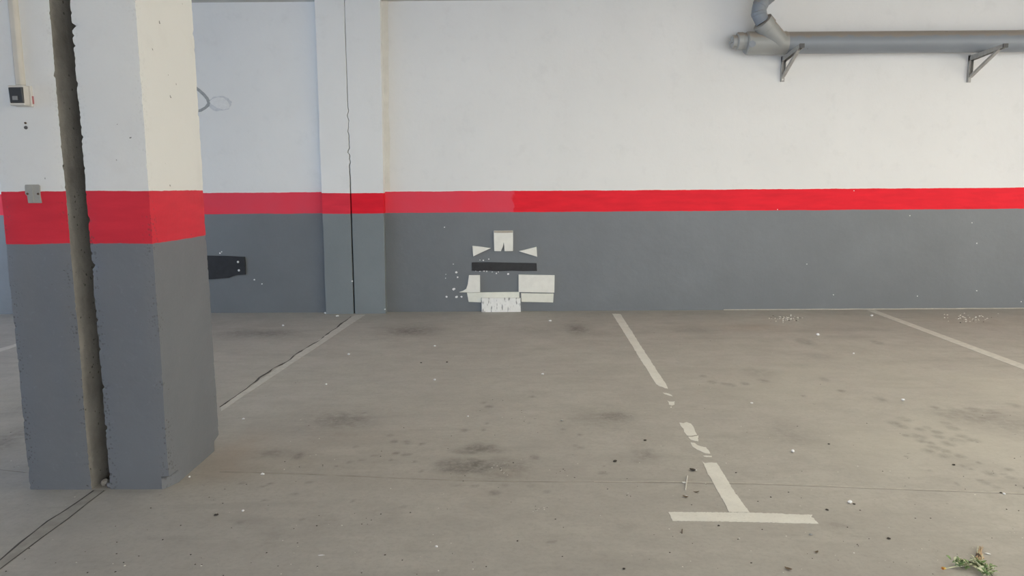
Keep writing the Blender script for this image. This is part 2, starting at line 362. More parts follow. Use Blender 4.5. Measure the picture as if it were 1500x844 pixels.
DOTS = [(571.5, 638, 5), (594.7, 647.5, 6), (577, 647, 6), (617, 650.7, 5), (521, 654.7, 4), (580, 664, 5), (592, 667, 5), (598, 666, 4), (548, 668, 4), (574, 674, 4), (607, 677, 4), (617, 690, 4), (512, 677, 5), (530, 674, 3),
        (598, 649, 6), (680, 631, 6), (533, 605, 4), (453, 707, 4), (396, 709, 3), (384, 713, 3), (388, 733, 3), (355, 708, 3), (431, 724, 5), (517, 734, 3), (591, 743, 3), (351, 766, 8), (440, 762, 4),
        (850, 656, 5), (843, 653, 4), (882, 693, 6), (890, 694, 4), (1030, 551, 5), (1043, 560, 6), (1060, 562, 5), (1070, 564, 7), (1091, 562, 6),
        (716, 596, 6), (709, 590, 4), (780, 581, 4), (823, 617, 4), (775, 620, 4), (713, 620, 3), (708, 630, 3), (850, 637, 4), (826, 629, 3), (807.5, 793.6, 4), (1328, 669, 3), (1362, 690, 4), (1434, 678, 4),
        (1450, 694, 9), (1478, 688, 6), (1480, 700, 7), (1470, 695, 4), (1411, 683, 5), (1421, 687, 3), (1403, 709, 4), (1445, 708, 7), (1435, 704, 5), (1460, 714, 7), (1498, 713, 6), (1406, 668, 8), (1384, 668, 10), (1360, 661, 9), (1385, 661, 8),
        (1369, 656, 10), (1345, 640, 11), (1349, 646, 8), (1365, 649, 6), (1388, 650, 10), (1402, 646, 12), (1376, 640, 8), (1348, 629, 7), (1358, 627, 6), (1372, 633, 8), (1325, 614, 9), (1310, 620, 9), (1322, 625, 8), (1327, 638, 5), (1410, 640, 9),
        (1396, 627, 9), (1386, 620, 8), (1425, 645, 10), (1370, 598, 9), (1402, 602, 12), (1425, 600, 14), (1455, 605, 14), (1395, 612, 10), (1485, 594, 9), (1177, 580, 3), (1233, 573, 6), (1207, 556, 7), (1118, 558, 8), (1290, 585, 8), (1180, 501, 12), (1285, 502, 8)]
OIL += [(x, y, max(r, 3.2), max(r * .42, 1.7), .62 if r < 7 else .5, 1.7) for x, y, r in DOTS]
WARM = [(345, 665, 35, 35, .9), (330, 690, 40, 14, .8), (520, 640, 60, 14, .3), (1100, 480, 45, 5, .9), (745, 692, 22, 7, .5), (1280, 455, 90, 4, .25), (700, 722, 40, 12, .25), (1440, 470, 90, 12, .35), (660, 700, 200, 12, .12)]
DUST = [(1380, 650, 190, 60, .8), (1250, 560, 220, 50, .6), (1400, 560, 160, 50, .5), (1380, 740, 150, 50, .35), (1150, 600, 100, 20, .3), (1200, 470, 250, 8, .4)]
for nm, sp in (('oil', OIL), ('warm', WARM), ('dust', DUST)):
    me.attributes.new(nm, 'FLOAT', 'POINT').data.foreach_set('value', field(sp))

def struct(name, geo, mat, label, cat):
    o = geo.build(name, mat); return tag(o, label, cat, kind='structure')
W = .2
struct('ceiling', Geo().box((XL, YF, CEIL), (XR, .1, CEIL + .25)), M['ceiling'], 'bare concrete ceiling just above the frame', 'ceiling')
struct('wall_back', Geo().box((XL - W, 0, -.1), (XR + W, W, CEIL + .25)), M['wall'], 'garage wall painted white with a red band over grey', 'wall')
struct('wall_left', Geo().box((XL - W, OPEN_LEFT[1], -.1), (XL, 0, CEIL + .25)).box((XL - W, YF, -.1), (XL, OPEN_LEFT[0], CEIL + .25)).box((XL - W, OPEN_LEFT[0], OPEN_H), (XL, OPEN_LEFT[1], CEIL + .25)), M['wall'], 'left side wall of the garage, out of frame', 'wall')
g = Geo().box((XR, OPEN_RIGHT[1], -.1), (XR + W, 0, CEIL + .25)).box((XR, YF, -.1), (XR + W, OPEN_RIGHT[0], CEIL + .25)).box((XR, OPEN_RIGHT[0], OPEN_H), (XR + W, OPEN_RIGHT[1], CEIL + .25))
struct('wall_right', g, M['wall'], 'right side wall with open bay, out of frame', 'wall')
g = Geo().box((XL - W, YF - W, -.1), (OPEN_FRONT[0], YF, CEIL + .25)).box((OPEN_FRONT[1], YF - W, -.1), (XR + W, YF, CEIL + .25)).box((OPEN_FRONT[0], YF - W, OPEN_H), (OPEN_FRONT[1], YF, CEIL + .25))
struct('wall_front', g, M['wall'], 'wall behind the camera with the open entrance', 'wall')

# pilaster on the back wall: two halves with the movement joint between them
def half(name, xa_t, xa_b, xb_t, xb_b, jag, mat, label):
    """JAG: which edge is the ragged joint side (0 left, 1 right)"""
    n = 150; rings = []
    for i in range(n + 1):
        z = CEIL * i / n; t = i / n
        x0 = xa_b + (xa_t - xa_b) * t; x1 = xb_b + (xb_t - xb_b) * t
        w = .0015 * noise.noise(Vector((3.3 * jag, 0, z * 9))) + .001 * noise.noise(Vector((jag, 5, z * 40))) + (.0030 if z > 2.0 else .0035 * max(0, (z - 1.25) / .75) if z > 1.25 else 0) * (1 if jag else -1)
        hi = math.exp(-((z - 1.8) / .42) ** 4) * .022; wig = noise.noise(Vector((1, 1, z * 19)))
        if jag: x1 += w + hi * wig
        else: x0 += w + hi * wig + .0015 * noise.noise(Vector((2, 1, z * 30)))
        o = .003 * noise.noise(Vector((jag * 9, 2, z * 2)))
        x0o, x1o = x0 + (0 if not jag else o), x1 + (0 if jag else o)
        b = .004
        rings.append([(x0o, .02, z), (x0o, -.1 + b, z), (x0o + b, -.1, z), (x1o - b, -.1, z), (x1o, -.1 + b, z), (x1o, .02, z)])
    g = Geo(); v = [p for r in rings for p in r]; m = 6
    f = [(i * m + k, i * m + (k + 1) % m, (i + 1) * m + (k + 1) % m, (i + 1) * m + k) for i in range(n) for k in range(m)]
    f += [tuple(range(m)), tuple(range(n * m, n * m + m))]
    g.add(v, f); return struct(name, g, mat, label, 'pilaster')
half('trim_1', -2.018, -2.032, -1.7205, -1.7355, 1, M['pilaster_old'], 'left half of the wall pilaster, beside the vertical crack')
half('trim_2', -1.7095, -1.7195, -1.352, -1.390, 0, M['pilaster_new'], 'right half of the wall pilaster, beside the vertical crack')
g = Geo(); a0, a1 = on_y(566, 4).x, on_y(570, 283).x; n = 60
va = []
for i in range(n + 1):
    z = 1.31 + (CEIL - 1.31) * i / n; t = i / n; wd = .055 + .025 * noise.noise(Vector((0, 0, z * 2.5))) + .006 * noise.noise(Vector((0, 3, z * 18)))
    va += [(-1.395 + .04 * t, 0, z), (-1.395 + .04 * t, -.012, z), (-1.385 + .04 * t + wd * .6, -.006, z), (-1.38 + .04 * t + wd, 0, z)]
g.add(va, [(i * 4 + k, i * 4 + (k + 1) % 4, i * 4 + 4 + (k + 1) % 4, i * 4 + 4 + k) for i in range(n) for k in range(4)] + [(0, 1, 2, 3), tuple(range(n * 4, n * 4 + 4))])
struct('trim_3', g, M['mastic'], 'beige mastic bead down the right side of the pilaster', 'sealant bead')

# ------------------------------------------------------------------ the concrete column (two shafts, open joint between)
CY0, CY1 = -4.755, -4.185
col = empty('concrete_column', (-1.88, -4.47, 0), 'square twin concrete column split by a dark joint, white, red and grey, at left', 'column')
def shaft(x0, x1, slot_side, seed, mats):
    n = 320; rings = []; NS = 7
    base = []
    for k in range(NS): base.append((k / NS, 0))
    for k in range(NS): base.append((1, k / NS))
    for k in range(NS): base.append((1 - k / NS, 1))
    for k in range(NS): base.append((0, 1 - k / NS))
    for i in range(n + 1):
        z = CEIL * i / n; r = []
        for (u, v) in base:
            x, y = x0 + (x1 - x0) * u, CY0 + (CY1 - CY0) * v
            x += .0035 * noise.noise(Vector((seed, v * 2, z * 2.2))) * (1 if u in (0, 1) else 0)
            y += .003 * noise.noise(Vector((u * 3, seed + 4, z * 1.8)))
            corner = (u in (0, 1)) and (v in (0, 1))
            if corner:                                     # worn and chipped arris
                e = .003 + .002 * (1 + noise.noise(Vector((seed + u * 5, v * 3, z * 14)))) + .0012 * noise.noise(Vector((seed, u + v, z * 60)))
                c = noise.noise(Vector((seed * 2 + u, v, z * 26))) - .22
                joint = (slot_side == 1 and u == 1) or (slot_side == 0 and u == 0)
                if c > 0: e += c * (.022 if joint else .012)
                c2 = noise.noise(Vector((seed * 3 + u, v, z * 75))) - .1
                if c2 > 0 and joint: e += c2 * .012
                if joint: e *= 1.0
                if z < .06 and u == 1 and slot_side == 0: e += .02
                x += e * (1 if u == 0 else -1); y += e * (1 if v == 0 else -1) * .7
            elif v == 0 or u in (0, 1):
                y += .0012 * noise.noise(Vector((u * 11 + seed, v * 7, z * 20)))
            r.append((x, y, z))
        rings.append(r)
    m = len(base); v = [p for r in rings for p in r]; f = []; mi = []
    for i in range(n):
        for k in range(m):
            f.append((i * m + k, i * m + (k + 1) % m, (i + 1) * m + (k + 1) % m, (i + 1) * m + k))
            inner = (slot_side == 1 and NS <= k < 2 * NS) or (slot_side == 0 and 3 * NS <= k < 4 * NS)
            mi.append(1 if inner else 0)
    f += [tuple(range(m)), tuple(range(n * m, n * m + m))]; mi += [0, 0]
    o = put('column_shaft', v, f, mats, col, mi, smooth=False); return autosmooth(o, 50)
shaft(-2.207, -1.919, 1, 1.0, [M['column'], M['raw']])
shaft(-1.842, -1.562, 0, 8.0, [M['column'], M['raw']])
g = Geo(); n = 120; v = []
for i in range(n + 1):
    z = CEIL * i / n; d = .012 * noise.noise(Vector((0, 7, z * 5)))
    v += [(-1.93, CY0 + .32 + d, z), (-1.88, CY0 + .325 + d * .5, z), (-1.832, CY0 + .32 - d, z), (-1.832, CY1 - .02, z), (-1.93, CY1 - .02, z)]
g.add(v, [(i * 5 + k, i * 5 + (k + 1) % 5, i * 5 + 5 + (k + 1) % 5, i * 5 + 5 + k) for i in range(n) for k in range(5)] + [(0, 1, 2, 3, 4), tuple(range(n * 5, n * 5 + 5))])
tag(autosmooth(g.build('joint_filler', M['crack'], col)), 'dark filler deep inside the column joint')
def lump(p, s, seed, mat): return blob('mortar_lump', p, s, mat, seed, col, .8, 2)
lump((-1.846, CY0 + .014, 0), .016, 3, M['column']); lump((-1.885, CY0 + .05, -.004), .020, 5, M['raw'])

# switch box with its conduit on the column
YC = CY0
p = lambda x, y, d=0.: on_y(x, y, YC - d)
a = p(15, 156); sb = empty('surface_switch', (a.x + .04, YC, a.z + .04), 'cream surface mounted switch box with dark rocker, on the column', 'switch')
tl, br = p(10.5, 124, .05), p(36.5, 155, .05); zt, zb = tl.z, br.z
bevel(Geo().box((tl.x, YC - .012, zb), (br.x + .006, YC + .004, zt)).build('back_box', M['plastic_white'], sb), .002)
bevel(Geo().box((tl.x, YC - .05, zb + .002), (br.x, YC - .013, zt - .002)).build('housing', M['plastic_white'], sb), .004)
r0, r1 = p(12.5, 127.5, .053), p(35.5, 151, .053)
g = Geo().prism([(r0.x, YC - .0495, r1.z), (r1.x, YC - .0495, r1.z), (r1.x, YC - .0495, r0.z), (r0.x, YC - .0495, r0.z)],
                [(r0.x + .003, YC - .056, r1.z + .003), (r1.x - .003, YC - .056, r1.z + .003), (r1.x - .003, YC - .061, r0.z - .004), (r0.x + .003, YC - .061, r0.z - .004)])
rk = bevel(g.build('rocker', M['plastic_dark'], sb), .0015); tag(rk, 'dark grey rocker')
wz = r1.z + .012
Geo().box((r0.x + .016, YC - .0605, wz), (r1.x - .022, YC - .0555, wz + .016)).build('indicator_window', M['window_tab'], rk)
Geo().box((br.x + .005, YC - .008, zb + .012), (br.x + .009, YC - .001, zb + .044)).build('tape_end', M['red_tape'], sb)
c0 = p(27, 124, .02); ct = p(20, 0, .02)
cd = empty('wiring_conduit', (c0.x, YC, zt), 'beige painted conduit running up the column from the switch box', 'conduit')
g = Geo(); cxm = c0.x
g.prism([(cxm - .019, YC + .003, zt + .001), (cxm + .019, YC + .003, zt + .001), (cxm + .019, YC - .012, zt + .001), (cxm + .010, YC - .022, zt + .001), (cxm - .010, YC - .022, zt + .001), (cxm - .019, YC - .012, zt + .001)],
        [(cxm - .019, YC + .003, CEIL), (cxm + .019, YC + .003, CEIL), (cxm + .019, YC - .012, CEIL), (cxm + .010, YC - .022, CEIL), (cxm - .010, YC - .022, CEIL), (cxm - .019, YC - .012, CEIL)])
bevel(g.build('conduit_tube', M['conduit'], cd), .004, 3)
# grey plate half over the red band
q0, q1 = p(35.5, 270.5, .004), p(60.5, 297.5, .004)
pl = empty('metal_plate', ((q0.x + q1.x) / 2, YC, q1.z), 'small grey plate with two rusty screws on the red band of the column', 'plate')
w_ = q1.x - q0.x; h_ = q0.z - q1.z
out = [(.0, .22), (.12, 0), (.16, -.0), (.88, 0), (1., .06), (1., .55), (.98, .6), (1.0, 1.), (.0 + .16, 1.), (.14, .72), (0, .5)]
ring = lambda Y: [(q0.x + u * w_, Y, q0.z - v * h_) for u, v in [(.06, .0), (.93, .0), (1., .08), (.97, .55), (1.02, 1.), (.14, 1.), (.12, .62), (.0, .5), (.02, .08)]]
bevel(Geo().prism(ring(YC + .003), ring(YC - .005)).build('plate', M['plate'], pl), .0015)
Geo().prism([(q0.x + .5 * w_ - .002, YC - .004, q1.z + .003), (q0.x + .5 * w_ + .003, YC - .004, q1.z + .003), (q0.x + .5 * w_ + .003, YC - .004, q0.z - .003), (q0.x + .5 * w_ - .002, YC - .004, q0.z - .003)],
            [(q0.x + .5 * w_ - .001, YC - .008, q1.z + .003), (q0.x + .5 * w_ + .002, YC - .008, q1.z + .003), (q0.x + .5 * w_ + .002, YC - .008, q0.z - .003), (q0.x + .5 * w_ - .001, YC - .008, q0.z - .003)]).build('rib', M['plate'], pl)
for x_, y_ in ((40.5, 284), (56, 284)):
    s = p(x_, y_, .005); Geo().tube([(s.x, YC - .003, s.z), (s.x, YC - .009, s.z)], [.0052, .004], 12).build('screw', M['screw'], pl)
# drilled holes under the switch (dark plugs set in the paint)
hs = p(38, 187); hole = empty('wall_plug', (hs.x, YC, hs.z), 'dark plugged screw holes in white paint below the switch box', 'wall plug')
for (x_, y_, r_) in ((38.2, 187, .0085), (37.6, 180.3, .005)):
    s = p(x_, y_); Geo().tube([(s.x, YC + .002, s.z), (s.x, YC - .0045, s.z)], [r_, r_ * .8], 10).build('plug', M['screw'] if r_ < .006 else M['steel_dark'], hole)

# ------------------------------------------------------------------ drain pipe on its brackets
YP = -.16
pz = (on_y(1300, 62.7, YP)).z; R_ = .107
def pp(x, y, Y=YP): return on_y(x, y, Y)
za, zb_ = pp(1160, 62.8).z, pp(1500, 62.3).z
pipe = empty('drain_pipe', (pp(1150, 63).x, YP, za - R_), 'grey plastic drain pipe along the upper right wall with angled branch at its end', 'pipe')
xw = pp(1150, 60).x
o = Geo().tube([(xw - .05, YP, za), (XR - .0, YP, za)], R_, 48).build('main_pipe', M['pvc'], pipe); autosmooth(o)
xl = pp(1092, 70).x
g = Geo().tube([(xl, YP, za), (xl + .012, YP, za), (xl + .013, YP, za), (xw, YP, za), (xw + .012, YP, za)], [R_ * .96, R_ + .006, R_ + .006, R_ + .006, R_ + .002], 48)
br_axis = Vector((-.70, 0, .714))
YB = -.25                                       # the branch leans out from the wall
bb = Vector((pp(1141, 62).x, YP - .03, za)); bc = Vector(pp(1119.5, 35, YB))
ax = (bc - bb).normalized()
g.tube([bb, bc], .093, 40)
fit = autosmooth(g.build('branch_fitting', M['pvc_joint'], pipe)); tag(fit, 'paler grey wye fitting')
g = Geo().tube([bc - ax * .05, bc - ax * .045, bc + ax * .028, bc + ax * .034], [.093, .103, .103, .093], 40)
autosmooth(g.build('branch_collar', M['pvc_joint'], pipe))
# reducer and plug at the blind end
cz = pp(1088, 60).z; x0 = pp(1079, 60).x; x1 = pp(1101, 60).x
g = Geo().tube([(x0, YP, cz), (x0 + .01, YP, cz), (x0 + .055, YP, cz), (x0 + .06, YP, cz), (x1, YP, cz - .004), (x1 + .06, YP, za)], [.078, .086, .086, .080, .084, R_ * .98], 40)
autosmooth(g.build('end_reducer', M['pvc_joint'], pipe))
pc = pp(1077, 61.5); xq = pp(1072, 61).x
g = Geo().tube([(xq, YP, pc.z), (xq + .006, YP, pc.z), (x0 + .02, YP, pc.z)], [.060, .066, .066], 32)
plug = autosmooth(g.build('end_plug', M['pvc_joint'], pipe))
Geo().beam((xq - .006, YP - .05, pc.z), (xq - .006, YP + .05, pc.z), .014, .02, (1, 0, 0)).build('plug_grip', M['pvc_joint'], plug)
# inspection port seen on the side of the blind end
s = pp(1102, 64, YP - .105); Geo().tube([(s.x, YP - .085, s.z), (s.x, YP - .112, s.z), (s.x, YP - .113, s.z)], [.034, .034, .028], 24).build('side_cap', M['pvc'], pipe)
# bends rising to the ceiling
b0 = bc + ax * .02; pts = [b0, Vector(pp(1111, 20, YB)), Vector(pp(1113, 8, YB)), Vector(pp(1120, -2, YB)), Vector(pp(1134, -9, YB))]
pts[-1] = Vector((pp(1128, 0, YB).x, YB, CEIL - .002)); pts.insert(-1, Vector((pp(1128, 0, YB).x, YB, CEIL - .03)))
path = []; rad = []
for i in range(len(pts) - 1):
    for k in range(6): path.append(pts[i].lerp(pts[i + 1], k / 6))
path.append(pts[-1])
sm = path[:]
for _ in range(3): sm = [sm[0]] + [(sm[i - 1] + sm[i] * 2 + sm[i + 1]) / 4 for i in range(1, len(sm) - 1)] + [sm[-1]]
autosmooth(Geo().tube(sm, .071, 36).build('rising_bend', M['pvc'], pipe), 20)
for i in (6, 13, 19):
    d = (sm[i + 1] - sm[i - 1]).normalized(); autosmooth(Geo().tube([sm[i] - d * .018, sm[i] - d * .014, sm[i] + d * .014, sm[i] + d * .018], [.071, .0755, .0755, .071], 36).build('bend_ring', M['pvc'], pipe))

def bracket(lx, top, bot, tipx, tipy, YT, label, bright):
    A = on_y(lx, top, 0); B = on_y(lx - 3.5, bot, 0); xx = (A.x + B.x) / 2 + .01
    t = on_y(tipx, tipy, YT); zt_, zb2 = za - R_ - .002, B.z
    e = empty('pipe_bracket', (xx, 0, zb2), label, 'bracket', 'galvanised brackets under the drain pipe')
    g = Geo().box((xx - .021, -.006, zb2), (xx + .021, .004, zt_)).box((xx - .021, -.034, zb2), (xx - .017, -.004, zt_)).box((xx + .017, -.034, zb2 + .07), (xx + .021, -.004, zt_)).build('wall_leg', M['steel'], e)
    g = Geo(); a0 = Vector((xx, -.004, zt_ - .034)); a1 = Vector((xx, YT, t.z)); d = (a1 - a0)
    u = Vector((0, d.z, -d.y)).normalized()
    r = lambda P, h, k: [P + Vector((sx2, 0, 0)) + u * h2 for sx2, h2 in ((-k, -h), (k, -h), (k, h), (-k, h))]
    # channel: two side flanges and a bottom web
    for sgn in (-1, 1):
        P0, P1 = a0 + Vector((sgn * .019, 0, 0)), a1 + Vector((sgn * .019, 0, 0)); g.prism(r(P0, .026, .002), r(P1, .017, .002))
    g.prism([a0 + Vector((s1, 0, 0)) + u * h for s1, h in ((-.019, .022), (.019, .022), (.019, .026), (-.019, .026))], [a1 + Vector((s1, 0, 0)) + u * h for s1, h in ((-.019, .013), (.019, .013), (.019, .017), (-.019, .017))])
    g.build('arm', M['steel'], e)
    dn = d.normalized(); tag(Geo().prism(r(a1 - dn * .001, .019, .023), r(a1 + dn * .012, .019, .023)).build('end_cap', M['steel_dark'], e), 'dark end cap')
    b0 = Vector((xx, -.030, zb2 + .055)); b1 = a0.lerp(a1, .84) - u * .012
    Geo().beam(b0, b1, .030, .024, (1, 0, 0)).build('brace', M['steel'], e)
    tag(Geo().tube([(xx, -.003, zb2 + .022), (xx, -.016, zb2 + .022)], [.010, .009], 10).build('bolt', M['bolt'] if bright else M['steel'], e), 'bright bolt head' if bright else 'bolt head')
    return e
bracket(1147, 75.5, 120, 1174.5, 67, -.50, 'left of two steel brackets, under the branch end of the pipe', True)
bracket(1420.5, 75, 121, 1471.5, 67, -.55, 'right of two steel brackets, with longer looking arm near picture edge', False)

# ------------------------------------------------------------------ filler marks on the wall behind the column
def wall_poly(name, pts, depth, mat, parent=None, Y=0., back=.003, mats=None):
    f = [on_y(x, y, Y - depth) for x, y in pts]; b = [Vector((q.x, Y + back, q.z)) for q in f]
    return Geo().prism(f, b).build(name, mats or mat, parent)
def oval(cx_, cy_, rx, ry, n=18, jit=.08, seed=0):
    rs = random.Random(seed); return [(cx_ + rx * math.cos(6.2832 * k / n) * (1 + rs.uniform(-jit, jit)), cy_ + ry * math.sin(6.2832 * k / n) * (1 + rs.uniform(-jit, jit))) for k in range(n)]
fm = empty('filler_patch', on_y(318, 160), 'pale filler blob with a grey looped smear on white wall behind the column', 'wall patch')
wall_poly('patch', [(306.5, 149), (311, 145), (318, 142.5), (327, 143), (333, 148), (336, 154), (335, 159), (326, 160.5), (318, 158), (310, 153)], .005, M['putty'], fm)
wall_poly('smear', oval(322, 151.8, 17.5, 11, 24, .1, 4), .002, M['smear_faint'], fm)
wall_poly('smear', [(284, 124), (292, 130), (299, 136), (305, 143), (308, 149), (307, 155), (301, 160), (295, 163.5), (286, 165), (286, 162), (294, 159.5), (300, 156), (303.5, 151), (302, 146), (297, 140), (291, 134.5), (284, 129)], .003, M['smear'], fm)

# ------------------------------------------------------------------ bumper pads on the wall
rb = empty('rubber_bumper', on_y(335, 408), 'black rubber bumper strip on grey wall, half hidden by the column', 'wall bumper')
bevel(wall_poly('pad', [(268, 375), (300, 374.6), (330, 375.2), (358.2, 376.6), (359.2, 389), (359.4, 402.4), (347, 402.8), (341, 404.6), (335.5, 407), (322, 408), (310, 409.2), (268, 409)], .018, M['rubber'], rb), .003)
for x_, y_ in ((348.6, 383.9), (349.9, 396.2)):
    s = on_y(x_, y_, -.02); autosmooth(Geo().tube([(s.x, -.015, s.z), (s.x, -.021, s.z), (s.x, -.025, s.z)], [.012, .012, .007], 16).build('screw_cap', M['glue'], rb))
bs = empty('rubber_strip', on_y(739, 397), 'thin black rubber strip on grey wall between the foam pieces', 'wall bumper')
wall_poly('strip', [(691, 384.6), (715, 384.2), (740, 384.8), (786, 385.6), (786.6, 397), (766, 397.2), (750, 396.5), (730, 397.4), (712, 396.4), (700, 397.2), (691.4, 396.4)], .008, M['rubber'], bs)

def foam_piece(pts, depth, mat, label, name='foam_panel', group='off white foam pads glued to the wall', cat='foam pad', back=.003, bev=.003):
    o = wall_poly(name, pts, depth, mat, back=back); bevel(o, bev)
    # origin at the base of the piece
    cs = [v.co.copy() for v in o.data.vertices]; c = Vector((sum(v.x for v in cs) / len(cs), 0, min(v.z for v in cs)))
    for v in o.data.vertices: v.co -= c
    o.location = c; return tag(o, label, cat, group)
sq = foam_piece([(723.2, 338.2), (751.4, 338), (751.6, 352), (751.4, 368), (738.9, 368.2), (738.6, 360), (737.8, 355), (736.8, 361), (733.8, 368.2), (724, 368), (723.4, 352)], .03, M['foam'], 'square off white foam pad with a notch in its lower edge, topmost')
e = wall_poly('worn_edge', [(723.6, 338.4), (751, 338.2), (751, 341), (737, 341.3), (723.8, 341)], .0315, M['foam_edge'], None, back=-.028)
for v in e.data.vertices: v.co -= sq.location
e.parent = sq; tag(e, 'worn beige upper edge')
foam_piece([(691.9, 360.3), (704, 361.6), (718.9, 363.8), (706, 369.6), (693.2, 375.8), (692.4, 368)], .025, M['foam'], 'triangular foam piece pointing right, left of the notched square')
foam_piece([(760, 368.2), (772, 365.2), (786, 361.8), (786.9, 376.4), (773, 372.2)], .025, M['foam'], 'triangular foam piece pointing left, right of the notched square')
foam_piece([(686.8, 403.4), (703.1, 403.2), (703.3, 428.2), (688, 428.6), (672.4, 428.4), (678, 426.4), (682.7, 423.6), (685.1, 416.7)], .02, M['foam'], 'upright foam piece with flared lower left corner, leftmost of the lower group')
foam_piece([(683.9, 429), (703, 428.6), (760.6, 427.8), (760.8, 436.4), (704.8, 436.2), (704.8, 443.2), (686.4, 442.4)], .014, M['foam_yellow'], 'long yellowish foam strip below the flared piece, partly behind the scratched block')
foam_piece([(705.2, 437), (722, 436.6), (762.6, 437.2), (762.9, 459.2), (745, 459.8), (720, 459.4), (705.6, 459)], .045, M['foam_scratched'], 'white foam block with dark scratches, lowest, at the foot of the wall', bev=.006)
foam_piece([(759.6, 402.5), (812.5, 403.4), (812, 429), (786, 428.6), (759.7, 428)], .022, M['foam'], 'large blank white foam rectangle, right end of the lower group')
foam_piece([(763.3, 429.6), (811, 430.2), (810.3, 443.4), (763.9, 442.4)], .012, M['foam_yellow'], 'yellowish foam strip directly under the large white rectangle')
# glue spots
g = Geo()
GL = [(668.4, 399.2, 1.7), (670.3, 406.2, 1.4), (664.6, 423.7, 2.1), (654.2, 435, 1.7), (669, 435, 2), (676, 434.7, 1.4), (744.3, 401.5, 1.5), (727, 400.6, 1.2), (697, 396.8, .9), (703, 397.4, 1), (709, 397, 1.3), (713, 397.6, 1.1), (716, 379.7, 1), (708, 381.5, 1.1), (703, 381, .7), (664, 387, .7), (653, 402, .6), (652.6, 407.6, .7), (721, 398.6, .7), (730, 398.4, .8),
      (516, 412, 1.1), (564, 453, 1.1), (372.5, 410, 1.1), (383.5, 416, 1.0), (322, 371, 1.2), (324.5, 369, .9), (1333, 316, .9), (1424, 326.5, .8), (1431, 356.5, 1.2), (1182, 387, .9), (1221, 432, .9), (1344, 434, 1.0), (1431, 426, 1.1), (1139, 307, .8), (1251, 279.5, .9), (651, 333, .8), (1496, 442, 1.)]
for k, (x_, y_, r_) in enumerate(GL):
    if x_ > 1100: r_ *= .75
    Yb = -.1 if 477 < x_ < 566 else 0.
    f = [on_y(a, b, Yb - .003) for a, b in oval(x_, y_, r_, r_ * .9, 8, .3, k)]
    g.prism(f, [Vector((v.x, Yb - .0002, v.z)) for v in f])
tag(g.build('glue_residue', M['glue']), 'tiny white glue spots and paint flecks scattered over the grey wall', 'glue residue', kind='stuff')

# ------------------------------------------------------------------ floor markings and joints
def floor_poly(g, pts, z=.0015, m=0, z0=0.0002):
    a = [on_z(x, y, 0) for x, y in pts]; return g.prism([(v.x, v.y, z) for v in a], [(v.x, v.y, z0) for v in a], m)
def jag(a, b, n, amp, seed):
    rs = random.Random(seed); r = []
    for i in range(n + 1):
        t = i / n; k = rs.uniform(-amp, amp) if 0 < i < n else 0; r.append((a[0] + (b[0] - a[0]) * t + k, a[1] + (b[1] - a[1]) * t + k * .35))
    return r
def ragged(q, step, amp, seed):
    rs = random.Random(seed); r = []
    for i, a in enumerate(q):
        b = q[(i + 1) % len(q)]; n = max(1, int(math.hypot(b[0] - a[0], b[1] - a[1]) / step)); r.append(a)
        for k in range(1, n):
            t = k / n; r.append((a[0] + (b[0] - a[0]) * t + rs.uniform(-amp, amp), a[1] + (b[1] - a[1]) * t + rs.uniform(-amp, amp) * .6))
    return r
def mark(name, polys, mat, label):
    g = Geo()
    for i, q in enumerate(polys): floor_poly(g, ragged(q, 2.2, .55, i) if len(polys) > 1 else q)
    return tag(g.build(name, mat), label, 'floor marking', 'painted parking bay lines')
mark('parking_line', [jag((519.5, 461.8), (323, 597), 24, .5, 1) + jag((324, 602.5), (535.5, 461.2), 24, .3, 2)], M['line_faded'], 'faded grey parking line from the pilaster towards the column, beside the floor crack')
mark('parking_line', [jag((896.5, 459.5), (961, 563), 10, .3, 3) + [(966, 566), (970, 567), (974, 569), (978.5, 570)] + jag((976, 564), (909, 460.5), 10, .3, 4),
     [(970.5, 575.5), (977, 576), (981, 577.5), (985.5, 581), (979, 579.6), (974, 578)],
     [(977.5, 587), (980, 588.5), (983.5, 588.8), (988.5, 588.2), (988, 593), (984, 594.5), (980, 593.2), (979.5, 590)],
     [(982, 596.2), (984, 596), (984, 597.6), (982, 597.6)],
     [(995, 619.5), (1001, 620.5), (1006, 618.8), (1012, 621), (1016, 626), (1018, 632), (1021, 637.5), (1016, 638), (1012, 638.6), (1006, 638), (1002, 633), (1001, 628), (997, 624)],
     [(1008, 640), (1014, 640.5), (1018, 639.5), (1023, 638.2), (1022.5, 647), (1018, 646.2), (1012, 644.5), (1009, 642)],
     [(1011.5, 648.5), (1017, 649), (1021, 652), (1028, 654.5), (1034, 655.5), (1038, 660), (1040.5, 665), (1034, 664.5), (1028, 662.2), (1021, 659), (1016, 656), (1013, 652)],
     [(1029.5, 668.2), (1042.5, 668.2), (1042.8, 670), (1035, 670.2)],
     [(1029, 676), (1033, 679), (1040, 678), (1050, 678.5), (1054, 684), (1057, 690), (1062, 697), (1072, 715), (1085, 733), (1098, 751), (1068, 750.5), (1060, 735), (1048, 714), (1040, 699), (1036, 693), (1033, 685)],
     [(979, 750.5), (1030, 751), (1098, 751.5), (1147, 753), (1150, 753.8), (1190, 754.5), (1188, 758), (1192, 759.5), (1194, 763), (1199, 767.5), (1140, 766), (1060, 764.2), (985, 763.2)]],
     M['line'], 'broken white parking line ending in a T, in the middle of the floor')
mark('parking_line', [jag((1270, 454.6), (1504, 543.5), 20, .35, 5) + [(2050, 751), (2110, 753.5)] + jag((1514, 539.5), (1281, 454.2), 20, .35, 6)], M['line_dull'], 'thin parking line slanting down to the right edge of the picture')
